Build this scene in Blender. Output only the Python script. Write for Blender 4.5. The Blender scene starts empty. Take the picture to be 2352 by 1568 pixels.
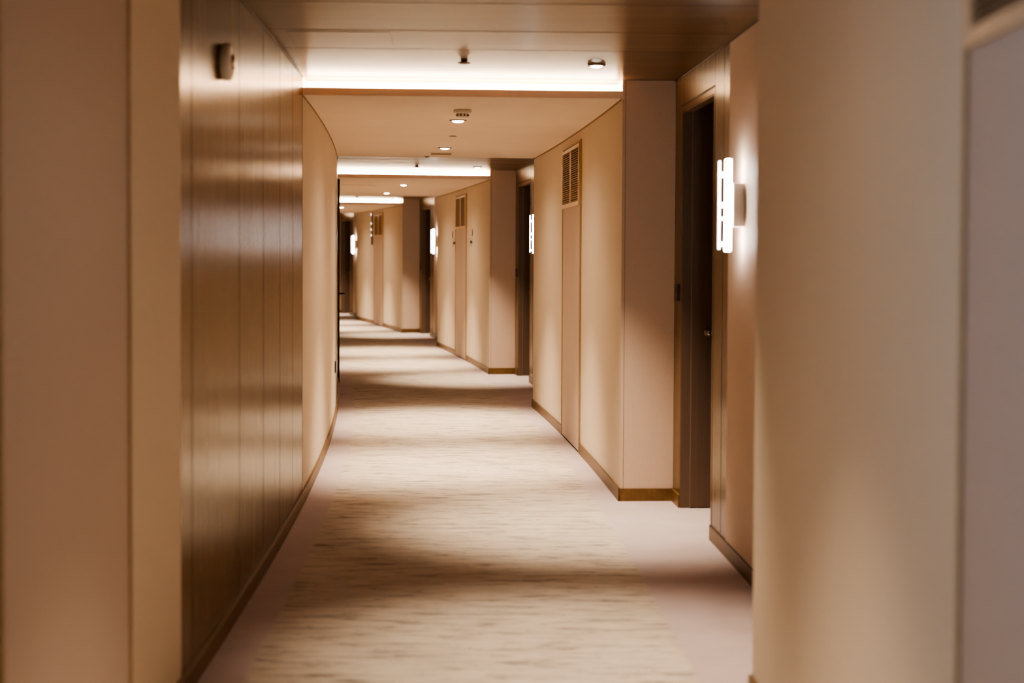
import bpy, bmesh, math, random
from mathutils import Matrix, Vector

random.seed(7)
col = bpy.context.scene.collection

# ------------------------------------------------------------------ layout
# The corridor is an arc: s runs along the right-hand wall line, off is the
# distance outwards (to the right) from that line, z is the height.
CX, CY, R = -103.289, 2.388, 104.1206
LOFF = -1.892                     # left wall line
ALC = 0.32                        # depth of the door alcoves
ZL, ZW = 2.405, 2.513             # plaster soffit, timber ceiling
TOP = 2.56
A = [None, 6.11, 15.21, 24.60, 33.86]     # far ends of the door alcoves
E = [2.31, 11.41, 20.61, 30.19, 39.5]     # far ends of the plain bays
S_BACK, S_END = -4.6, 39.4


def P(s, off, z=0.0):
    a = s / R
    return Vector((CX + (R + off) * math.cos(a), CY + (R + off) * math.sin(a), z))


# ------------------------------------------------------------------ mesh builder
class MB:
    def __init__(self):
        self.v, self.f, self.m, self.sm = [], [], [], []

    def face(self, idx, m=0, smooth=False):
        self.f.append(idx); self.m.append(m); self.sm.append(smooth)

    def box(self, x0, x1, y0, y1, z0, z1, m=0):
        b = len(self.v)
        for x in (x0, x1):
            for y in (y0, y1):
                for z in (z0, z1):
                    self.v.append((x, y, z))
        for q in ((0, 1, 3, 2), (4, 6, 7, 5), (0, 4, 5, 1), (2, 3, 7, 6), (0, 2, 6, 4), (1, 5, 7, 3)):
            self.face([b + i for i in q], m)
        return self

    def arc(self, s0, s1, o0, o1, z0, z1, m=0, step=0.3, m_end=None):
        me = m if m_end is None else m_end
        """box that follows the curve of the corridor"""
        n = max(1, int(math.ceil((s1 - s0) / step)))
        b = len(self.v)
        for i in range(n + 1):
            s = s0 + (s1 - s0) * i / n
            for o, z in ((o0, z0), (o1, z0), (o1, z1), (o0, z1)):
                self.v.append(tuple(P(s, o, z)))
        for i in range(n):
            for k in range(4):
                a, c = b + i * 4 + k, b + i * 4 + (k + 1) % 4
                self.face([a, c, c + 4, a + 4], m)
        self.face([b + 3, b + 2, b + 1, b], me)
        e = b + n * 4
        self.face([e, e + 1, e + 2, e + 3], me)
        return self

    def lathe(self, prof, axis='z', origin=(0, 0, 0), n=32, m=0, smooth=True):
        """prof: list of (radius, height) along the axis"""
        b = len(self.v)
        for r, h in prof:
            for i in range(n):
                t = 2 * math.pi * i / n
                c, s = max(r, 1e-5) * math.cos(t), max(r, 1e-5) * math.sin(t)
                p = {'z': (c, s, h), 'x': (h, c, s), 'y': (c, h, s)}[axis]
                self.v.append(tuple(p[k] + origin[k] for k in range(3)))
        for j in range(len(prof) - 1):
            for i in range(n):
                i2 = (i + 1) % n
                self.face([b + j * n + i, b + j * n + i2, b + (j + 1) * n + i2, b + (j + 1) * n + i], m, smooth)
        self.face([b + i for i in range(n)][::-1], m)
        e = b + (len(prof) - 1) * n
        self.face([e + i for i in range(n)], m)
        return self

    def tube(self, pts, r, n=14, m=0):
        b = len(self.v)
        pts = [Vector(p) for p in pts]
        for i, p in enumerate(pts):
            d = (pts[min(i + 1, len(pts) - 1)] - pts[max(i - 1, 0)]).normalized()
            up = Vector((0, 0, 1)) if abs(d.z) < 0.9 else Vector((1, 0, 0))
            x = d.cross(up).normalized(); y = x.cross(d)
            for k in range(n):
                t = 2 * math.pi * k / n
                self.v.append(tuple(p + r * (math.cos(t) * x + math.sin(t) * y)))
        for i in range(len(pts) - 1):
            for k in range(n):
                k2 = (k + 1) % n
                self.face([b + i * n + k, b + i * n + k2, b + (i + 1) * n + k2, b + (i + 1) * n + k], m, True)
        self.face([b + k for k in range(n)][::-1], m)
        e = b + (len(pts) - 1) * n
        self.face([e + k for k in range(n)], m)
        return self

    def mesh(self, name, mats, bevel=0.0):
        me = bpy.data.meshes.new(name)
        bm = bmesh.new()
        vs = [bm.verts.new(p) for p in self.v]
        for idx, m, sm in zip(self.f, self.m, self.sm):
            try:
                fc = bm.faces.new([vs[i] for i in idx])
                fc.material_index = m; fc.smooth = sm
            except ValueError:
                pass
        bmesh.ops.remove_doubles(bm, verts=bm.verts, dist=1e-6)
        bmesh.ops.recalc_face_normals(bm, faces=bm.faces)
        if bevel:
            es = [e for e in bm.edges if len(e.link_faces) == 2 and e.calc_face_angle(0) > 0.6]
            bmesh.ops.bevel(bm, geom=es, offset=bevel, segments=2, profile=0.6, affect='EDGES', clamp_overlap=True)
        bm.to_mesh(me); bm.free()
        for m in mats:
            me.materials.append(m)
        return me

    def build(self, name, mats, parent=None, bevel=0.0):
        if not isinstance(mats, (list, tuple)):
            mats = [mats]
        o = bpy.data.objects.new(name, self.mesh(name, mats, bevel))
        col.objects.link(o)
        if parent is not None:
            o.parent = parent
        return o


def tag(o, label, cat, group=None, kind=None):
    o['label'] = label; o['category'] = cat
    if group: o['group'] = group
    if kind: o['kind'] = kind
    return o


def empty(name, s, off, z, label, cat, group=None, kind=None):
    """Empty on the curve: local x = outwards, y = along the corridor, z = up"""
    o = bpy.data.objects.new(name, None)
    o.empty_display_size = 0.1
    col.objects.link(o)
    o.location = P(s, off, z); o.rotation_euler = (0, 0, s / R)
    return tag(o, label, cat, group, kind)


def copy_tree(o, parent=None):
    c = o.copy(); col.objects.link(c)
    if parent is not None:
        c.parent = parent
    for ch in list(o.children):
        copy_tree(ch, c)
    return c


def place(proto, first, s, off, z, label):
    o = proto if first else copy_tree(proto)
    o.location = P(s, off, z); o.rotation_euler = (0, 0, s / R)
    o['label'] = label
    return o


# ------------------------------------------------------------------ materials
def new_mat(name, rough=0.6, spec=0.5, metal=0.0):
    m = bpy.data.materials.new(name); m.use_nodes = True
    nt = m.node_tree; b = nt.nodes['Principled BSDF']
    b.inputs['Roughness'].default_value = rough
    b.inputs['Specular IOR Level'].default_value = spec
    b.inputs['Metallic'].default_value = metal
    return m, nt, b


def N(nt, t, **kw):
    n = nt.nodes.new(t)
    for k, v in kw.items():
        if k in n.inputs.keys() if hasattr(n.inputs, 'keys') else False:
            n.inputs[k].default_value = v
        else:
            setattr(n, k, v)
    return n


def coords(nt, scale, world=True):
    """world-space position (things: object space) scaled per axis"""
    if world:
        g = nt.nodes.new('ShaderNodeNewGeometry'); src = g.outputs['Position']
    else:
        g = nt.nodes.new('ShaderNodeTexCoord'); src = g.outputs['Object']
    mp = nt.nodes.new('ShaderNodeMapping'); mp.inputs['Scale'].default_value = scale
    nt.links.new(src, mp.inputs['Vector'])
    return mp.outputs['Vector']


def noise(nt, vec, scale=1.0, detail=4.0, rough=0.55, dist=0.0):
    n = nt.nodes.new('ShaderNodeTexNoise')
    n.inputs['Scale'].default_value = scale; n.inputs['Detail'].default_value = detail
    n.inputs['Roughness'].default_value = rough; n.inputs['Distortion'].default_value = dist
    nt.links.new(vec, n.inputs['Vector'])
    return n.outputs['Fac']


def ramp(nt, fac, stops):
    r = nt.nodes.new('ShaderNodeValToRGB')
    el = r.color_ramp.elements
    while len(el) < len(stops):
        el.new(0.5)
    for e_, (p, c) in zip(el, stops):
        e_.position = p; e_.color = (*c, 1) if len(c) == 3 else c
    nt.links.new(fac, r.inputs['Fac'])
    return r.outputs['Color']


def bump(nt, b, h, strength=0.2, dist=0.01):
    n = nt.nodes.new('ShaderNodeBump')
    n.inputs['Strength'].default_value = strength; n.inputs['Distance'].default_value = dist
    nt.links.new(h, n.inputs['Height']); nt.links.new(n.outputs['Normal'], b.inputs['Normal'])


def g(v):
    """display value 0-255 -> linear"""
    return tuple(((c / 255) / 12.92 if c / 255 <= 0.04045 else ((c / 255 + 0.055) / 1.055) ** 2.4) for c in v)


def plain(name, rgb, rough=0.5, metal=0.0, var=0.06, sc=40, spec=0.5):
    m, nt, b = new_mat(name, rough, spec, metal)
    c = g(rgb)
    f = noise(nt, coords(nt, (sc, sc, sc)), 1.0, 3)
    lo = tuple(x * (1 - var) for x in c); hi = tuple(min(1, x * (1 + var)) for x in c)
    nt.links.new(ramp(nt, f, [(0.3, lo), (0.7, hi)]), b.inputs['Base Color'])
    return m


def fabric(name, rgb, rough=0.62, var=0.07, spec=0.3):
    """woven wall covering: fine horizontal weft + vertical slubs"""
    m, nt, b = new_mat(name, rough, spec)
    c = g(rgb)
    f1 = noise(nt, coords(nt, (300, 300, 40)), 1.0, 2)
    f2 = noise(nt, coords(nt, (60, 60, 500)), 1.0, 2)
    f3 = noise(nt, coords(nt, (1.5, 1.5, 1.0)), 1.0, 2)
    a1 = N(nt, 'ShaderNodeMath', operation='ADD'); nt.links.new(f1, a1.inputs[0]); nt.links.new(f2, a1.inputs[1])
    a2 = N(nt, 'ShaderNodeMath', operation='MULTIPLY_ADD'); nt.links.new(a1.outputs[0], a2.inputs[0])
    a2.inputs[1].default_value = 0.4; 
    a3 = N(nt, 'ShaderNodeMath', operation='MULTIPLY'); nt.links.new(f3, a3.inputs[0]); a3.inputs[1].default_value = 0.2
    nt.links.new(a3.outputs[0], a2.inputs[2])
    lo = tuple(x * (1 - var) for x in c); hi = tuple(min(1, x * (1 + var)) for x in c)
    nt.links.new(ramp(nt, a2.outputs[0], [(0.3, lo), (0.7, hi)]), b.inputs['Base Color'])
    bump(nt, b, a1.outputs[0], 0.08, 0.002)
    return m


def wood(name, dark, mid, light, grain='z', rough=0.34, spec=0.5, bumpy=0.03, aniso=0.0):
    """straight-grained veneer; grain = axis along which the grain runs"""
    m, nt, b = new_mat(name, rough, spec)
    k = {'x': (1.1, 60, 60), 'y': (60, 1.1, 60), 'z': (60, 60, 0.9)}[grain]
    k2 = {'x': (0.35, 9, 9), 'y': (9, 0.35, 9), 'z': (9, 9, 0.3)}[grain]
    k3 = {'x': (0.5, 260, 260), 'y': (260, 0.5, 260), 'z': (260, 260, 3.0)}[grain]
    f1 = noise(nt, coords(nt, k), 1.0, 5, 0.6, 0.3)
    f2 = noise(nt, coords(nt, k2), 1.0, 3, 0.5, 0.6)
    f3 = noise(nt, coords(nt, k3), 1.0, 2)
    mx = N(nt, 'ShaderNodeMath', operation='MULTIPLY_ADD'); nt.links.new(f2, mx.inputs[0]); mx.inputs[1].default_value = 0.5
    ml = N(nt, 'ShaderNodeMath', operation='MULTIPLY'); nt.links.new(f1, ml.inputs[0]); ml.inputs[1].default_value = 0.35
    nt.links.new(ml.outputs[0], mx.inputs[2])
    m3 = N(nt, 'ShaderNodeMath', operation='MULTIPLY_ADD'); nt.links.new(f3, m3.inputs[0]); m3.inputs[1].default_value = 0.15
    nt.links.new(mx.outputs[0], m3.inputs[2])
    nt.links.new(ramp(nt, m3.outputs[0], [(0.32, g(dark)), (0.5, g(mid)), (0.66, g(light))]), b.inputs['Base Color'])
    rr = N(nt, 'ShaderNodeMapRange'); nt.links.new(f1, rr.inputs['Value'])
    rr.inputs['To Min'].default_value = rough - 0.05; rr.inputs['To Max'].default_value = rough + 0.08
    nt.links.new(rr.outputs['Result'], b.inputs['Roughness'])
    bump(nt, b, f3, bumpy, 0.002)
    # brushed-looking veneer: highlights spread across the grain
    tv = N(nt, 'ShaderNodeCombineXYZ'); tv.inputs[1].default_value = 1.0
    b.inputs['Specular Tint'].default_value = (1.0, 0.84, 0.62, 1)
    b.inputs['Anisotropic'].default_value = aniso
    nt.links.new(tv.outputs[0], b.inputs['Tangent'])
    return m


def emit(name, rgb, strength):
    m = bpy.data.materials.new(name); m.use_nodes = True
    nt = m.node_tree; b = nt.nodes['Principled BSDF']
    b.inputs['Base Color'].default_value = (0.9, 0.9, 0.9, 1)
    b.inputs['Emission Color'].default_value = (*rgb, 1)
    b.inputs['Emission Strength'].default_value = strength
    return m


def carpet():
    m, nt, b = new_mat('carpet', 0.95, 0.1)
    geo = nt.nodes.new('ShaderNodeNewGeometry')
    sub = N(nt, 'ShaderNodeVectorMath', operation='SUBTRACT'); nt.links.new(geo.outputs['Position'], sub.inputs[0])
    sub.inputs[1].default_value = (CX, CY, 0)
    ln = N(nt, 'ShaderNodeVectorMath', operation='LENGTH'); nt.links.new(sub.outputs[0], ln.inputs[0])
    off = N(nt, 'ShaderNodeMath', operation='SUBTRACT'); nt.links.new(ln.outputs['Value'], off.inputs[0]); off.inputs[1].default_value = R
    # slightly ragged edge of the patterned field
    rag = noise(nt, coords(nt, (3, 30, 1)), 1.0, 2)
    rg = N(nt, 'ShaderNodeMath', operation='MULTIPLY_ADD'); nt.links.new(rag, rg.inputs[0]); rg.inputs[1].default_value = 0.05
    nt.links.new(off.outputs[0], rg.inputs[2])
    c0 = N(nt, 'ShaderNodeMath', operation='ADD'); nt.links.new(rg.outputs[0], c0.inputs[0]); c0.inputs[1].default_value = 0.935 - 0.025
    ab = N(nt, 'ShaderNodeMath', operation='ABSOLUTE'); nt.links.new(c0.outputs[0], ab.inputs[0])
    field = N(nt, 'ShaderNodeMapRange'); nt.links.new(ab.outputs[0], field.inputs['Value'])
    field.inputs['From Min'].default_value = 0.795; field.inputs['From Max'].default_value = 0.775
    # streaks across the corridor
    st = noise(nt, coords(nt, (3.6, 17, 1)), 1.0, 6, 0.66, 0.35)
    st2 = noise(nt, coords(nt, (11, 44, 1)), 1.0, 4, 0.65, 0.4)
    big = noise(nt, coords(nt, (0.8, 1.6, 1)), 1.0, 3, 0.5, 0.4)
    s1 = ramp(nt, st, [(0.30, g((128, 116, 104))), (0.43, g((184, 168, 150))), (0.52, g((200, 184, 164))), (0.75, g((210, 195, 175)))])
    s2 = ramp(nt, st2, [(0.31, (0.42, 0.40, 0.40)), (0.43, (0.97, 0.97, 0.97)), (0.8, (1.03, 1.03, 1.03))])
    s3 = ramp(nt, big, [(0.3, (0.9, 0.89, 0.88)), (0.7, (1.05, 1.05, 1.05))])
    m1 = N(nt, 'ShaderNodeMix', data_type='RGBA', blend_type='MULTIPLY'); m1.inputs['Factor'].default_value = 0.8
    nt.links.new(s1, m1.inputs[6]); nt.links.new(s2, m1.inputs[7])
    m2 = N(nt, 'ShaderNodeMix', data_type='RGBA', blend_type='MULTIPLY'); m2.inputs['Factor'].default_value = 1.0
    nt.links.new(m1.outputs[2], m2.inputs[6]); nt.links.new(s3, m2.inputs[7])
    # plain border
    pl = noise(nt, coords(nt, (3, 3, 1)), 1.0, 4)
    bc = ramp(nt, pl, [(0.3, g((182, 163, 155))), (0.7, g((194, 175, 167)))])
    mx = N(nt, 'ShaderNodeMix', data_type='RGBA')
    nt.links.new(field.outputs['Result'], mx.inputs['Factor']); nt.links.new(bc, mx.inputs[6]); nt.links.new(m2.outputs[2], mx.inputs[7])
    nt.links.new(mx.outputs[2], b.inputs['Base Color'])
    fine = noise(nt, coords(nt, (220, 220, 220)), 1.0, 2)
    bump(nt, b, fine, 0.35, 0.004)
    return m


M = {}
M['cream'] = fabric('cream_wallcovering', (209, 190, 165))
M['perp'] = fabric('beige_wallcovering', (212, 184, 159))
M['panel'] = fabric('panel_fabric', (188, 166, 149), 0.6)
M['plaster'] = plain('soffit_paint', (224, 204, 182), 0.8, var=0.02, sc=3, spec=0.2)
M['white'] = plain('cove_white', (243, 238, 230), 0.8, var=0.01, spec=0.2)
M['wood'] = wood('wall_veneer', (92, 67, 37), (108, 80, 45), (123, 93, 55), 'z', 0.24, 0.6, aniso=0.6)
M['woodc'] = wood('ceiling_veneer', (78, 55, 35), (100, 74, 49), (122, 93, 64), 'x', 0.30, 0.6, aniso=0.5)
M['base'] = wood('skirting_veneer', (88, 63, 36), (104, 76, 44), (120, 90, 54), 'y', 0.4)
M['gap'] = plain('shadow_gap', (40, 26, 16), 0.7)
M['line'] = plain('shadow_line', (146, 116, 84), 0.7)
M['seam'] = plain('veneer_seam', (66, 44, 24), 0.6)
M['door'] = wood('dark_door_veneer', (88, 69, 57), (98, 78, 65), (108, 88, 74), 'z', 0.45, 0.4)
M['doorframe'] = wood('dark_frame', (94, 75, 61), (104, 84, 70), (114, 93, 78), 'z', 0.4, 0.4)
M['trim'] = plain('bronze_trim', (166, 140, 104), 0.5)
M['grille'] = plain('grille_frame', (206, 176, 140), 0.4, 0.1)
M['slat'] = plain('grille_slat', (164, 134, 100), 0.45, 0.1)
M['slatback'] = plain('grille_backing', (80, 59, 40), 0.7)
M['dark'] = plain('dark_plate', (30, 22, 18), 0.4)
M['steel'] = plain('brushed_steel', (200, 184, 160), 0.25, 1.0, var=0.03)
M['plastic'] = plain('offwhite_plastic', (222, 208, 186), 0.45, var=0.02)
M['alarm'] = plain('alarm_plastic', (244, 236, 222), 0.4, var=0.01)
M['brown'] = plain('brown_fitting', (132, 102, 78), 0.45, 0.1)
M['ink'] = plain('sign_ink', (58, 44, 36), 0.6)
M['inkl'] = plain('sign_rule', (140, 112, 86), 0.6)
WARM = (1.0, 0.85, 0.68)
M['lens'] = emit('downlight_lens', (1.0, 0.86, 0.68), 25)
M['glow_dot'] = emit('dot_glow', (1.0, 0.92, 0.8), 1.6)
M['led'] = emit('cove_led', (1.0, 0.84, 0.64), 40)
M['tube'] = emit('sconce_tube', (1.0, 0.93, 0.90), 28)
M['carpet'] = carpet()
m, nt, b = new_mat('clear_acrylic', 0.05)
b.inputs['Transmission Weight'].default_value = 0.9
b.inputs['Base Color'].default_value = (1, 0.97, 0.95, 1)
b.inputs['Emission Color'].default_value = (1, 0.9, 0.85, 1); b.inputs['Emission Strength'].default_value = 2.5
M['acrylic'] = m
m, nt, b = new_mat('added_window_glass', 0.02)
b.inputs['Transmission Weight'].default_value = 1.0; b.inputs['IOR'].default_value = 1.05
M['glass'] = m


def struct(name, mb, mats, label, cat, parent=None, bevel=0.0):
    o = mb.build(name, mats, parent, bevel)
    if parent is None:
        tag(o, label, cat, kind='structure')
    return o


# ------------------------------------------------------------------ floor
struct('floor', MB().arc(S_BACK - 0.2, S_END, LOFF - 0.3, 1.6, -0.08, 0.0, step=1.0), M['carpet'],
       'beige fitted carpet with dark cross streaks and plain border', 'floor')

where = ['nearest the camera', 'in the first bay beyond the near wooden ceiling', 'in the second bay beyond', 'in the third bay, far along', 'at the far end']
ords = ['nearest', 'second', 'third', 'fourth', 'fifth']

# ------------------------------------------------------------------ ceilings
for k in range(5):
    s0 = S_BACK if k == 0 else A[k]
    s1 = min(E[k], S_END)
    mb = MB().arc(s0, s1, LOFF - 0.02, 0.01, ZL, ZL + 0.02)
    if k < 4:
        mb.arc(s1 - 0.02, s1, LOFF - 0.02, 0.01, ZL + 0.02, TOP)
    struct('ceiling', mb, M['plaster'], f'smooth cream plaster soffit {where[k]}', 'ceiling')
    if k > 0:
        # front lip of the light cove and its white back
        struct('trim_%d' % k, MB().arc(A[k] - 0.001, A[k] + 0.014, LOFF - 0.01, 0.005, ZL - 0.001, ZL + 0.044), M['plaster'],
               f'cream front lip under the {ords[k-1]} glowing ceiling cove', 'cove lip', bevel=0.003)
        struct('trim_%d' % (10 + k), MB().arc(A[k] + 0.24, A[k] + 0.26, LOFF - 0.02, 0.01, ZL + 0.02, ZW), M['white'],
               f'white back of the {ords[k-1]} ceiling cove', 'cove back')
        # timber ceiling over the door alcove
        mb = MB().arc(E[k - 1] - 0.0, A[k] + 0.26, LOFF - 0.05, ALC + 0.16, ZW, ZW + 0.03)
        d = A[k] - 6.11
        for ss in (2.83, 3.57, 4.315, 4.92):
            mb.arc(ss + d, ss + d + 0.005, LOFF - 0.01, ALC, ZW - 0.0006, ZW + 0.002, 1)
        struct('ceiling', mb, [M['woodc'], M['seam']], f'brown wood veneer ceiling above the {ords[k-1]} door alcove', 'ceiling')

# ------------------------------------------------------------------ left wall
T = 0.14
WIN = (-1.9, -0.3)  # opening for the added window, out of view
for k in range(5):
    s0 = S_BACK if k == 0 else A[k]
    s1 = min(E[k], S_END)
    mb = MB()
    if k == 0:
        mb.arc(s0, WIN[0], LOFF - T, LOFF, 0, TOP).arc(WIN[1], s1, LOFF - T, LOFF, 0, TOP)
        mb.arc(WIN[0], WIN[1], LOFF - T, LOFF, 0, 0.8).arc(WIN[0], WIN[1], LOFF - T, LOFF, 2.25, TOP)
    else:
        mb.arc(s0, s1, LOFF - T, LOFF, 0, TOP)
    struct('wall_left', mb, M['cream'],
           f'cream fabric left wall {where[k]}', 'wall')
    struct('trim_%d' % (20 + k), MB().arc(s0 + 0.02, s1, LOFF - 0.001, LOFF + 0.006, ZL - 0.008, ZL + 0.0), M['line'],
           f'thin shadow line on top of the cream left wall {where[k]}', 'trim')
    if k < 4:
        s2 = A[k + 1]
        mb = MB().arc(s1, s2, LOFF - T, LOFF, 0, TOP)
        d = s2 - 6.11
        for ss in (2.495, 3.505, 4.238, 4.882, 5.52):
            mb.arc(ss + d, ss + d + 0.006, LOFF - 0.002, LOFF + 0.0006, 0.075, ZW - 0.004, 1)
        mb.arc(s2 - 0.012, s2, LOFF - 0.002, LOFF + 0.0008, 0.075, ZW - 0.004, 1)
        mb.arc(s1, s2, LOFF - 0.002, LOFF + 0.004, ZW - 0.008, ZW - 0.0005, 1)
        struct('wall_left', mb, [M['wood'], M['seam']], f'glossy brown wood panelled left wall under the {ords[k]} wooden ceiling', 'wall')
struct('baseboard_left', MB().arc(S_BACK, S_END, LOFF, LOFF + 0.016, 0, 0.075), M['base'],
       'brown wooden baseboard along the left wall', 'baseboard', bevel=0.002)

# ------------------------------------------------------------------ right wall
PAN = [(-0.90, 0.215), (8.15, 9.255), (17.475, 18.575), (26.95, 27.96)]
for k in range(5):
    s0 = S_BACK if k == 0 else A[k]
    s1 = min(E[k], S_END)
    mb = MB().arc(s0, s1, 0.0, ALC + 0.14, 0, TOP, 0, m_end=2)
    if k > 0:                                   # fine joint beside the outer corner
        mb.arc(s0 - 0.0007, s0 + 0.002, 0.018, 0.0215, 0.075, ZW - 0.004, 1)
    struct('wall_right', mb, [M['cream'], M['line'], M['perp']], f'cream fabric right wall {where[k]}', 'wall')
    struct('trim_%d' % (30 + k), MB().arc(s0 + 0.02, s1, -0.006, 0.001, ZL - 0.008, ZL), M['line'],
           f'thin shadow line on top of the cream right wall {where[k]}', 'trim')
    runs = [(s0 - 0.012 if k else s0, s1 + 0.012)]
    if k < 4:
        runs = [(runs[0][0], PAN[k][0] - 0.004), (PAN[k][1] + 0.004, runs[0][1])]
    for j, (a, c) in enumerate(runs):
        mb = MB().arc(a, c, -0.012, 0.002, 0, 0.075)
        if j == 0 and k > 0:
            mb.arc(a, s0 + 0.002, -0.012, ALC, 0, 0.075)
        struct('baseboard_right', mb, M['base'],
               f'brown wooden baseboard of the right wall {where[k]}, {"before" if j == 0 else "after"} the service panel', 'baseboard', bevel=0.002)

for k in range(1, 5):
    a, e = A[k], E[k - 1]
    n, j, st = a - 1.168, a - 0.236, a - 1.575
    W0, W1 = ALC, ALC + 0.055
    # veneered surround: strip beyond the opening, header, strip before the opening
    mb = MB()
    mb.arc(j + 0.0, a, W0, W1, 0, ZW)
    mb.arc(n, j, W0, W1, 2.308, ZW)
    mb.arc(st, n, W0, W1, 0, ZW)
    # dark shadow groove round the frame, joints
    mb.arc(n - 0.030, j + 0.03, W0 - 0.0008, W0 + 0.002, 2.336, 2.348, 1)
    mb.arc(n - 0.039, n - 0.028, W0 - 0.0008, W0 + 0.002, 0.075, 2.345, 1)
    mb.arc(n - 0.034, n - 0.031, W0 - 0.0008, W0 + 0.002, 2.345, ZW - 0.004, 1)
    mb.arc(n - 0.275, n - 0.268, W0 - 0.0008, W0 + 0.002, 0.075, ZW - 0.004, 1)
    mb.arc(e, a, W0 - 0.003, W0 + 0.002, ZW - 0.008, ZW - 0.0005, 1)
    struct('wall_right', mb, [M['wood'], M['gap']], f'brown wood veneer surround of the {ords[k-1]} recessed door', 'wall')
    mb = MB().arc(e, st, W0, W1, 0, ZW)
    mb.arc(e - 0.001, e + 0.016, W0 - 0.001, W0 + 0.002, 0.075, ZW, 1)
    struct('wall_right', mb, [M['perp'], M['seam']], f'pale fabric wall panel carrying the {ords[k-1]} sconce', 'wall')
    mb = MB().arc(e, n, W0 - 0.006, W0 + 0.001, 0, 0.075)
    mb.arc(e, n - 0.003, W0 - 0.0066, W0, 0.075, 0.079, 1)
    mb.arc(j, a, W0 - 0.010, W0 + 0.001, 0, 0.075)
    struct('baseboard_right', mb, [M['base'], M['seam']], f'brown wooden baseboard inside the {ords[k-1]} door alcove', 'baseboard')
    # closing wall behind the alcove
    # ---------------- recessed door, built in the local frame of the far jamb
    d = empty('door_%d' % k, j, W0, 0, f'dark brown recessed hotel door in the {ords[k-1]} alcove on the right', 'door', kind='structure')
    D = 1.02
    fr = MB()
    fr.box(0.002, 0.055, -0.012, 0.012, 0, 2.308)                 # far jamb strip
    fr.box(0.002, 0.055, -(j - n) - 0.004, -0.012, 2.300, 2.312)  # soffit strip
    fr.box(0.002, 0.055, -(j - n) - 0.012, -(j - n) + 0.0, 0, 2.308)
    fr.build('door_frame', M['doorframe'], d)
    lin = MB()
    lin.box(0.055, D, -(j - n) - 0.09, -(j - n) - 0.0, 0, 2.42)   # near cheek of the niche
    lin.box(D, D + 0.05, -(j - n) - 0.09, 0.06, 0, 2.42)          # back
    lin.box(0.055, D, -(j - n), 0.0, 2.38, 2.42)
    lin.build('niche_lining', M['door'], d)
    lf = MB().box(0.060, 0.985, -0.018, 0.03, 0.004, 2.38).build('door_leaf', M['door'], d, 0.002)
    MB().box(0.0545, 0.0605, -0.0165, -0.010, 0.0, 2.36).build('edge_strip', M['brown'], d)
    h = MB()
    h.lathe([(0.021, -0.026), (0.021, -0.018)], 'y', (0.152, 0, 1.025), 24)
    h.tube([(0.152, -0.02, 1.025), (0.152, -0.062, 1.025), (0.157, -0.068, 1.025), (0.18, -0.07, 1.025), (0.27, -0.07, 1.025)], 0.0095)
    h.lathe([(0.006, -0.082), (0.0125, -0.078), (0.0125, -0.060), (0.006, -0.056)], 'y', (0.152, 0, 1.025), 20)
    hd = h.build('door_handle', M['steel'], lf)

# dark door far along on the left wall
d = empty('door_5', 14.15, LOFF, 0, 'dark edge of a door with lever handle on the left wall beyond the curve', 'door', kind='structure')
MB().box(0.001, 0.034, 0, 0.07, 0, 2.33).box(0.001, 0.034, 0.07, 0.93, 2.26, 2.33).box(0.001, 0.034, 0.93, 1.0, 0, 2.33).build('door_frame', M['dark'], d, 0.002)
lf = MB().box(0.001, 0.022, 0.072, 0.928, 0.005, 2.258).build('door_leaf', M['door'], d)
hh = MB().tube([(0.02, 0.14, 1.02), (0.085, 0.14, 1.02), (0.092, 0.15, 1.02), (0.092, 0.26, 1.02)], 0.010)
hh.lathe([(0.026, 0.022), (0.026, 0.030)], 'x', (0, 0.14, 1.02), 20)
hh.build('door_handle', M['dark'], lf)

# ------------------------------------------------------------------ end walls, unseen window added beside the camera for cool fill light
struct('wall_back', MB().arc(S_BACK - 0.15, S_BACK, LOFF - T, 0.4, 0, TOP), M['cream'], 'cream end wall behind the camera', 'wall')
w = empty('added_window_1', (WIN[0] + WIN[1]) / 2, LOFF, 0.8, 'added unseen window in the left wall beside the camera, for cool light', 'window', kind='structure')
hw = (WIN[1] - WIN[0]) / 2
fm = MB().box(-0.12, -0.04, -hw, -hw + 0.05, 0, 1.45).box(-0.12, -0.04, hw - 0.05, hw, 0, 1.45)
fm.box(-0.12, -0.04, -hw + 0.05, hw - 0.05, 0, 0.05).box(-0.12, -0.04, -hw + 0.05, hw - 0.05, 1.40, 1.45)
fm.build('added_window_frame', M['brown'], w)
MB().box(-0.085, -0.079, -hw + 0.05, hw - 0.05, 0.05, 1.40).build('pane', M['glass'], w)
struct('wall_end', MB().arc(S_END, S_END + 0.15, LOFF - T, 1.6, 0, TOP), M['cream'], 'cream wall closing the far end of the corridor', 'wall')

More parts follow.
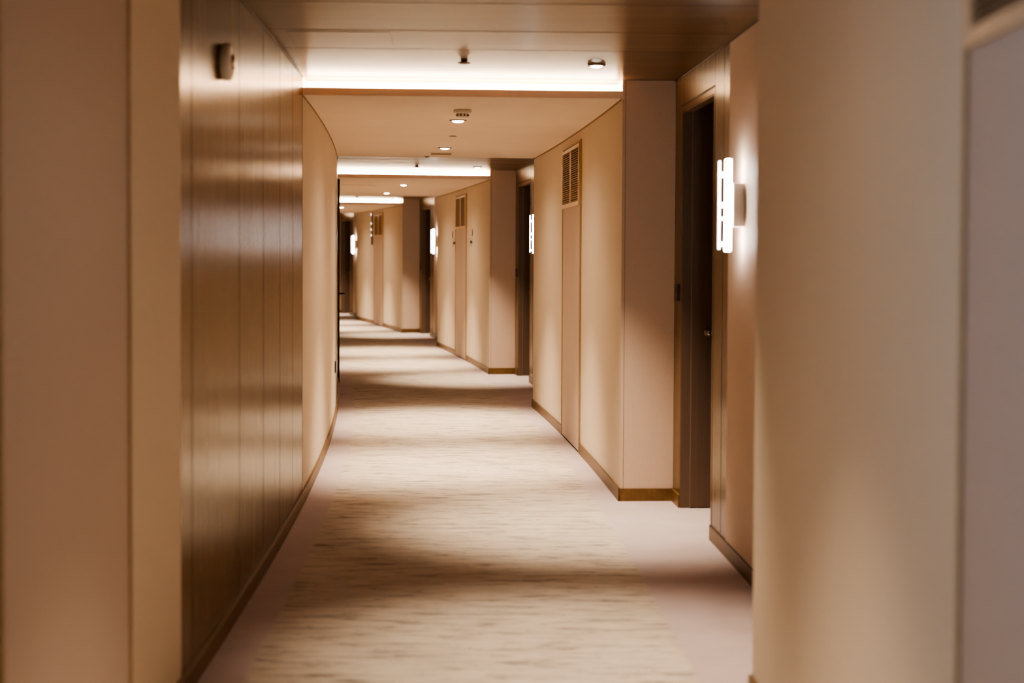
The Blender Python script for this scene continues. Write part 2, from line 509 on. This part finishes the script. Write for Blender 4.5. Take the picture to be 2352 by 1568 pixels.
# ------------------------------------------------------------------ service panels with louvred grilles
def service_panel(width, grille=True):
    """local x = out of the corridor side, so the face looks to -x; y along the corridor"""
    root = empty('service_panel', 0, 0, 0, '', 'service panel', 'tall flush service panels in the corridor walls')
    hb, H = width / 2, 2.33
    MB().box(-0.010, 0.001, -hb + 0.016, hb - 0.016, 0.012, H - 0.016).build('panel_face', M['panel'], root, 0.001)
    for sg in (-1, 1):
        MB().box(-0.016, 0.001, sg * hb - (0.016 if sg > 0 else 0), sg * hb + (0.016 if sg < 0 else 0), 0.005, H).build('edge_trim', M['trim'], root, 0.001)
    MB().box(-0.016, 0.001, -hb + 0.016, hb - 0.016, H - 0.016, H).build('head_trim', M['trim'], root, 0.001)
    MB().box(-0.012, 0.001, -hb + 0.016, hb - 0.016, 0.002, 0.012).build('bottom_strip', M['gap'], root)
    if grille:
        y0, y1, z0, z1 = -hb + 0.03, hb - 0.085 + 0.055, 1.845, 2.305
        f = MB()
        f.box(-0.024, -0.009, y0, y1, z0, z0 + 0.032).box(-0.024, -0.009, y0, y1, z1 - 0.024, z1)
        f.box(-0.024, -0.009, y0, y0 + 0.03, z0 + 0.032, z1 - 0.024).box(-0.024, -0.009, y1 - 0.03, y1, z0 + 0.032, z1 - 0.024)
        fr = f.build('grille_frame', M['grille'], root, 0.002)
        mid = (y0 + y1) / 2
        MB().box(-0.022, -0.0095, mid - 0.022, mid + 0.022, z0 + 0.032, z1 - 0.024).build('mullion', M['grille'], fr, 0.002)
        MB().box(-0.0108, -0.0098, y0 + 0.02, y1 - 0.02, z0 + 0.02, z1 - 0.02).build('grille_backing', M['slatback'], fr)
        for a, c in ((y0 + 0.03, mid - 0.022), (mid + 0.022, y1 - 0.03)):
            s = MB(); n = 24
            for i in range(n):
                z = z0 + 0.040 + (z1 - z0 - 0.070) * i / (n - 1)
                bb = len(s.v)
                for y in (a, c):
                    s.v += [(-0.021, y, z - 0.004), (-0.012, y, z + 0.008), (-0.012, y, z + 0.0098), (-0.021, y, z - 0.0022)]
                for q in ((0, 1, 5, 4), (1, 2, 6, 5), (2, 3, 7, 6), (3, 0, 4, 7), (3, 2, 1, 0), (4, 5, 6, 7)):
                    s.face([bb + t for t in q])
            s.build('louvre', M['slat'], fr)
    return root


pp = service_panel(1.10)
plab = ['pinkish fabric service panel with louvred grille, cut off by the right edge of the photo',
        'tall fabric service panel with louvred grille on the right wall beyond the nearest door',
        'fabric service panel with louvred grille between two small wall signs',
        'smallest, farthest fabric service panel with louvred grille beside a dark vertical strip']
for k, (a, c) in enumerate(PAN):
    place(pp, k == 0, (a + c) / 2, 0, 0, plab[k])
lp = service_panel(1.04, False)
lp.location = P(1.05, LOFF + 0.0015, 0); lp.rotation_euler = (0, 0, 1.05 / R + math.pi)
lp['label'] = 'plain fabric service panel without grille on the left wall, nearest the camera'

# ------------------------------------------------------------------ wall sconces
sc = empty('wall_sconce', 0, 0, 0, '', 'wall lamp', 'vertical tube sconces beside the doors')
MB().box(-0.053, 0, -0.05, 0.05, -0.10, 0.10).build('mounting_block', M['white'], sc, 0.003)
MB().box(-0.083, -0.054, -0.025, 0.025, -0.215, 0.215).build('lamp_tube', M['tube'], sc, 0.008)
MB().box(-0.113, -0.106, -0.02, 0.02, -0.205, 0.205).build('front_plate', M['acrylic'], sc, 0.003)
for z, r in ((0.140, 0.013), (0.0, 0.012), (-0.062, 0.007), (-0.18, 0.010)):
    MB().lathe([(r, -0.107), (r, -0.082)], 'x', (0, -0.012, z), 16).build('spacer', M['acrylic'], sc)
sl = ['bright white vertical sconce nearest the camera, on the pale panel beside the first dark door',
      'glowing vertical sconce beside the second dark door, partly hidden by the cream wall corner',
      'small glowing vertical sconce beside the third dark door, left of the sign wall',
      'tiny farthest glowing sconce beside the fourth dark door']
for k in range(1, 5):
    place(sc, k == 1, A[k] - 1.91 if k == 1 else A[k] - 1.93, ALC, 1.706, sl[k - 1])

# ------------------------------------------------------------------ bell panels
bp = empty('bell_panel', 0, 0, 0, '', 'bell panel', 'small dark bell panels by the doors')
MB().box(-0.010, 0, -0.045, 0.045, -0.05, 0.05).build('plate', M['dark'], bp, 0.002)
MB().box(-0.0125, -0.0095, -0.014, 0.014, -0.03, 0.0).build('button', M['brown'], bp, 0.001)
bl = ['small dark bell panel on the wood strip left of the nearest door', 'small dark bell panel on the wood strip left of the second door',
      'tiny dark bell panel on the wood strip left of the third door']
for k in range(1, 4):
    place(bp, k == 1, A[k] - 0.118, ALC, 1.256, bl[k - 1])

# ------------------------------------------------------------------ downlights
dl = empty('recessed_downlight', 0, 0, 0, '', 'downlight', 'round downlights in the plaster soffits')
MB().lathe([(0.042, -0.0005), (0.042, -0.004), (0.046, -0.007), (0.056, -0.006), (0.061, -0.001), (0.061, 0.0)], 'z').build('trim_ring', M['brown'], dl)
MB().lathe([(0.0415, 0.0), (0.0415, -0.006), (0.036, -0.012), (0.024, -0.016), (0.010, -0.0175), (0.001, -0.018)], 'z').build('lens', M['lens'], dl)
DL = [(0.95, -0.86, 'round downlight in the cream soffit almost overhead, in front of the first wooden ceiling'),
      (-1.5, -0.94, 'round downlight in the cream soffit above the camera'),
      (7.596, -0.938, 'bright round downlight just beyond the smoke detector'),
      (10.161, -0.932, 'round downlight close to the square ceiling vent'),
      (16.878, -0.935, 'round downlight just beyond the second glowing cove'),
      (19.45, -0.940, 'round downlight in the second bay nearest the third glowing cove'),
      (26.30, -0.94, 'small far downlight just beyond the third glowing cove'),
      (28.9, -0.94, 'farthest small downlight in the third bay')]
for i, (s, o, lab) in enumerate(DL):
    place(dl, i == 0, s, o, ZL, lab)
wd = empty('recessed_downlight', 0, 0, 0, '', 'downlight', 'brown-rimmed downlights in the wooden ceilings')
MB().lathe([(0.034, -0.0005), (0.034, -0.006), (0.038, -0.011), (0.046, -0.010), (0.050, -0.004), (0.050, 0.0)], 'z').build('trim_ring', M['brown'], wd)
MB().lathe([(0.0335, 0.0), (0.0335, -0.009), (0.028, -0.014), (0.016, -0.0175), (0.001, -0.018)], 'z').build('lens', M['lens'], wd)
wl = ['brown-rimmed downlight in the nearest wooden ceiling by the door alcove', 'small brown-rimmed downlight in the second wooden ceiling',
      'tiny brown-rimmed downlight in the third wooden ceiling', 'farthest brown-rimmed downlight in the fourth wooden ceiling']
WD = [(5.427, -0.236), (14.554, -0.236), (23.9, -0.236), (33.1, -0.236), (2.75, -0.5)]
wl.append('brown-rimmed downlight at the near edge of the nearest wooden ceiling, above the picture')
for k in range(5):
    place(wd, k == 0, WD[k][0], WD[k][1], ZW, wl[k])

# ------------------------------------------------------------------ other ceiling fittings
sp = empty('ceiling_sprinkler', 0, 0, 0, '', 'sprinkler', 'brown sprinklers in the wooden ceilings')
MB().lathe([(0.020, 0), (0.018, -0.006), (0.020, -0.010)], 'z').build('stem', M['brown'], sp)
MB().lathe([(0.020, -0.009), (0.035, -0.013), (0.037, -0.015), (0.026, -0.020), (0.010, -0.023), (0.001, -0.0235)], 'z').build('dish', M['brown'], sp)
spl = ['brown dish-shaped sprinkler in front of the nearest glowing cove', 'small brown sprinkler in front of the second glowing cove', 'tiny brown sprinkler in front of the third glowing cove']
for k, s in enumerate((5.315, 14.463, 23.8)):
    place(sp, k == 0, s, -0.96, ZW, spl[k])
sd = empty('smoke_detector', 6.874, -0.932, ZL, 'round cream smoke detector with dark slots just before the first soffit downlight', 'smoke detector')
MB().lathe([(0.056, 0), (0.058, -0.004), (0.058, -0.019), (0.054, -0.023), (0.040, -0.025)], 'z').build('base', M['plastic'], sd)
MB().lathe([(0.040, -0.024), (0.038, -0.030), (0.036, -0.046), (0.028, -0.052), (0.001, -0.054)], 'z').build('sensor_cap', M['plastic'], sd)
s = MB()
for i in range(10):
    t = 2 * math.pi * i / 10
    cx, cy = 0.0375 * math.cos(t), 0.0375 * math.sin(t)
    s.lathe([(0.005, -0.042), (0.005, -0.031)], 'z', (cx, cy, 0), 10)
s.build('slot', M['dark'], sd)
o = MB().lathe([(0.030, 0), (0.030, -0.003), (0.016, -0.006), (0.001, -0.007)], 'z').build('ceiling_sensor', [M['brown']])
o.location = P(8.914, -0.925, ZL); tag(o, 'tiny round brown sensor in the soffit between its two downlights', 'sensor')
cv = empty('ceiling_vent', 10.86, -0.93, ZL, 'small square vent plate in the soffit beyond the second downlight', 'vent')
MB().box(-0.115, 0.115, -0.115, 0.115, -0.006, 0).build('frame', M['plastic'], cv, 0.002)
s = MB()
for i in range(6):
    s.box(-0.095, 0.095, -0.095 + i * 0.034, -0.095 + i * 0.034 + 0.016, -0.0075, -0.0055)
s.build('slot', M['line'], cv)
o = MB().lathe([(0.022, 0), (0.022, -0.004), (0.010, -0.012), (0.001, -0.013)], 'z').build('ceiling_sensor', [M['brown']])
o.location = P(11.3, -1.04, ZL); tag(o, 'tiny brown sensor at the far edge of the first soffit', 'sensor')
# access hatches
h = empty('access_hatch', 4.605, -1.5625, ZW, 'flush wooden access hatch in the nearest wooden ceiling', 'access hatch')
MB().box(-0.2438, 0.2438, -0.2268, 0.2268, -0.0005, 0).build('shadow_gap', M['gap'], h)
MB().box(-0.2425, 0.2425, -0.2255, 0.2255, -0.0009, -0.0004).build('hatch_lid', M['woodc'], h)
h2 = empty('access_hatch', 13.70, -1.5625, ZW, 'small flush wooden access hatch in the second wooden ceiling', 'access hatch')
MB().box(-0.2438, 0.2438, -0.2268, 0.2268, -0.0005, 0).build('shadow_gap', M['gap'], h2)
MB().box(-0.2425, 0.2425, -0.2255, 0.2255, -0.0009, -0.0004).build('hatch_lid', M['woodc'], h2)
h3 = empty('access_hatch', 17.44, -1.57, ZL, 'flush cream access hatch in the second plaster soffit', 'access hatch')
MB().box(-0.28, 0.28, -0.30, 0.30, -0.0012, 0).build('shadow_gap', M['line'], h3)
MB().box(-0.274, 0.274, -0.292, 0.292, -0.0030, -0.0010).build('hatch_lid', M['plaster'], h3)

# ------------------------------------------------------------------ fire alarm on the left wood wall
fa = empty('fire_alarm_sounder', 3.075, LOFF, 2.195, 'round cream alarm sounder high on the left wood wall', 'alarm')
MB().lathe([(0.066, 0.0), (0.066, 0.005), (0.064, 0.006)], 'x').build('backplate', M['brown'], fa)
MB().lathe([(0.064, 0.005), (0.070, 0.008), (0.071, 0.028), (0.068, 0.036), (0.060, 0.041), (0.040, 0.043), (0.039, 0.040), (0.001, 0.040)], 'x', n=48).build('housing', M['alarm'], fa)
MB().lathe([(0.030, 0.039), (0.030, 0.045), (0.024, 0.050), (0.012, 0.053), (0.001, 0.054)], 'x').build('dome', M['steel'], fa)

# ------------------------------------------------------------------ wall socket on the left cream wall
ws = empty('wall_socket', 10.51, LOFF, 0.466, 'small dark wall socket low on the curved cream left wall', 'socket')
MB().box(0, 0.009, -0.05, 0.05, -0.05, 0.05).build('plate', M['dark'], ws, 0.002)
MB().box(0.008, 0.011, -0.02, 0.02, -0.03, 0.03).build('outlet', M['brown'], ws, 0.001)

# ------------------------------------------------------------------ signs either side of the second-bay panel
def sign(s0, s1, flip, label):
    c, hb = (s0 + s1) / 2, (s1 - s0) / 2
    r = empty('wall_sign', c, 0, 1.69, label, 'wall sign', 'dark lettered direction signs by the service panel')
    mk = MB(); n = 14
    y0 = -hb + 0.03 if flip else hb - 0.03
    for i in range(n):
        t0, t1 = -1 + 2 * i / n, -1 + 2 * (i + 1) / n
        bb = len(mk.v)
        for t in (t0, t1):
            w_ = 0.028 * math.sqrt(max(0, 1 - t * t)) + 0.008
            bow = 0.05 * (1 - t * t) * (-1 if flip else 1)
            for x in (-0.004, 0):
                for wy in (-w_, w_):
                    mk.v.append((x, y0 + bow + wy, 0.08 + 0.052 * t))
        for q in ((0, 1, 5, 4), (2, 6, 7, 3), (0, 4, 6, 2), (1, 3, 7, 5)):
            mk.face([bb + k_ for k_ in q])
        if i == 0: mk.face([bb, bb + 2, bb + 3, bb + 1])
        if i == n - 1: mk.face([bb + 4, bb + 5, bb + 7, bb + 6])
    mk.build('curved_mark', M['ink'], r)
    for z in (0.0, -0.092):
        MB().box(-0.003, 0, -hb, hb, z - 0.003, z + 0.003).build('rule', M['inkl'], r)
    tx = MB()
    ys = (-hb + 0.01) if flip else (hb - 0.25)
    for i in range(3):
        y = ys + i * 0.078
        tx.box(-0.003, 0, y, y + 0.018, -0.068 + 0.004 * i, -0.024)
        tx.box(-0.003, 0, y + 0.038, y + 0.056, -0.066, -0.022)
        tx.box(-0.003, 0, y + 0.018, y + 0.038, (-0.034, -0.052, -0.046)[i], (-0.025, -0.043, -0.037)[i])
    tx.build('lettering', M['ink'], r)


sign(16.91, 17.31, True, 'dark lettered wall sign with curved mark, on the near side of the second service panel')
sign(18.60, 18.94, False, 'dark lettered wall sign with curved mark, on the far side of the second service panel')

# narrow dark strip with bright spots as glowing dots, beyond the farthest service panel
vs = empty('wall_strip', 28.22, 0, 1.68, 'narrow dark vertical wall strip with small glowing dots beyond the farthest service panel', 'wall strip')
MB().box(-0.026, 0, -0.025, 0.025, 0, 0.69).build('bar', M['dark'], vs, 0.003)
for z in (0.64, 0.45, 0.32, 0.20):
    MB().lathe([(0.001, -0.025), (0.022, -0.025), (0.022, -0.034), (0.012, -0.043), (0.001, -0.045)], 'x', (0, 0, z), 16).build('glow_dot', M['glow_dot'], vs)

# ------------------------------------------------------------------ cove LED strips
ll = ['nearest glowing light strip in the ceiling cove over the first alcove', 'second glowing light strip in the ceiling cove',
      'third glowing light strip in the ceiling cove', 'farthest glowing light strip in the ceiling cove']
for k in range(1, 5):
    o = MB().arc(A[k] + 0.095, A[k] + 0.11, LOFF + 0.02, -0.02, ZL + 0.0205, ZL + 0.051).build('led_strip', M['led'])
    tag(o, ll[k - 1], 'light strip', 'warm light strips in the ceiling coves')


# ------------------------------------------------------------------ lamps
def lamp(kind, name, loc, energy, color, **kw):
    l = bpy.data.lights.new(name, kind); l.energy = energy; l.color = color
    for k_, v_ in kw.items():
        setattr(l, k_, v_)
    o = bpy.data.objects.new(name, l); col.objects.link(o); o.location = loc
    return o


def aim(o, direction, xaxis):
    z = -Vector(direction).normalized(); x = Vector(xaxis).normalized()
    y = z.cross(x).normalized(); x = y.cross(z)
    mt = Matrix((x, y, z)).transposed().to_4x4(); mt.translation = o.location
    o.matrix_world = mt


SPOT, COVE = 520, 110
for i, (s, o_, _) in enumerate(DL):
    lamp('SPOT', 'downlight_beam', P(s, o_, ZL - 0.025), SPOT * (0.46, 0.05)[i] if i < 2 else SPOT, WARM, spot_size=math.radians(67 if i == 0 else 71), spot_blend=1.0, shadow_soft_size=0.03)
for i, (s, o_, _) in enumerate(DL):
    lamp('SPOT', 'downlight_spill', P(s, o_, ZL - 0.03), SPOT * 0.105 * (0.15 if i == 0 else 0.1 if i == 1 else 1), WARM, spot_size=math.radians(158), spot_blend=1.0, shadow_soft_size=0.04)
for s, o_ in WD:
    lamp('SPOT', 'downlight_beam', P(s, o_, ZW - 0.025), SPOT * (0.8 if s > 3 else 0.5), WARM, spot_size=math.radians(61), spot_blend=1.0, shadow_soft_size=0.03)
for k in range(1, 5):
    t = P(A[k] + 0.01, -1) - P(A[k], -1); rad = P(A[k], 0) - P(A[k], -1)
    o = lamp('AREA', 'cove_glow', P(A[k] + 0.05, LOFF / 2, ZL + 0.036), COVE, (1.0, 0.72, 0.44), shape='RECTANGLE', size=1.84, size_y=0.03)
    aim(o, t.normalized() * 0.85 + Vector((0, 0, 0.5)), rad)
# added cool fill lamp outside the added window, tints the near right wall
o = lamp('AREA', 'added_cool_fill', P((WIN[0] + WIN[1]) / 2, LOFF - 0.5, 1.7), 26, (0.50, 0.71, 1.0), shape='RECTANGLE', size=1.5, size_y=1.3)
aim(o, P(0.6, 0.0) - P((WIN[0] + WIN[1]) / 2, LOFF), (0, 1, 0))

w_ = bpy.data.worlds.new('world'); bpy.context.scene.world = w_; w_.use_nodes = True
w_.node_tree.nodes['Background'].inputs['Color'].default_value = (0.5, 0.6, 0.8, 1)
w_.node_tree.nodes['Background'].inputs['Strength'].default_value = 0.3

# ------------------------------------------------------------------ camera
cd = bpy.data.cameras.new('camera'); cam = bpy.data.objects.new('camera', cd); col.objects.link(cam)
cd.lens = 50; cd.sensor_width = 36; cd.sensor_fit = 'HORIZONTAL'
cd.shift_y = -101.05 / 2352
cd.clip_start = 0.05; cd.clip_end = 200
cam.matrix_world = Matrix.Translation((0, 0, 1.47)) @ Matrix.Rotation(math.radians(90 - 1.7), 4, 'X') @ Matrix.Rotation(math.radians(0.28), 4, 'Z')
cd.dof.use_dof = True; cd.dof.focus_distance = 11.5; cd.dof.aperture_fstop = 1.9
bpy.context.scene.camera = cam

vs_ = bpy.context.scene.view_settings
vs_.view_transform = 'AgX'
vs_.look = 'AgX - Medium High Contrast'
vs_.exposure = 0.47
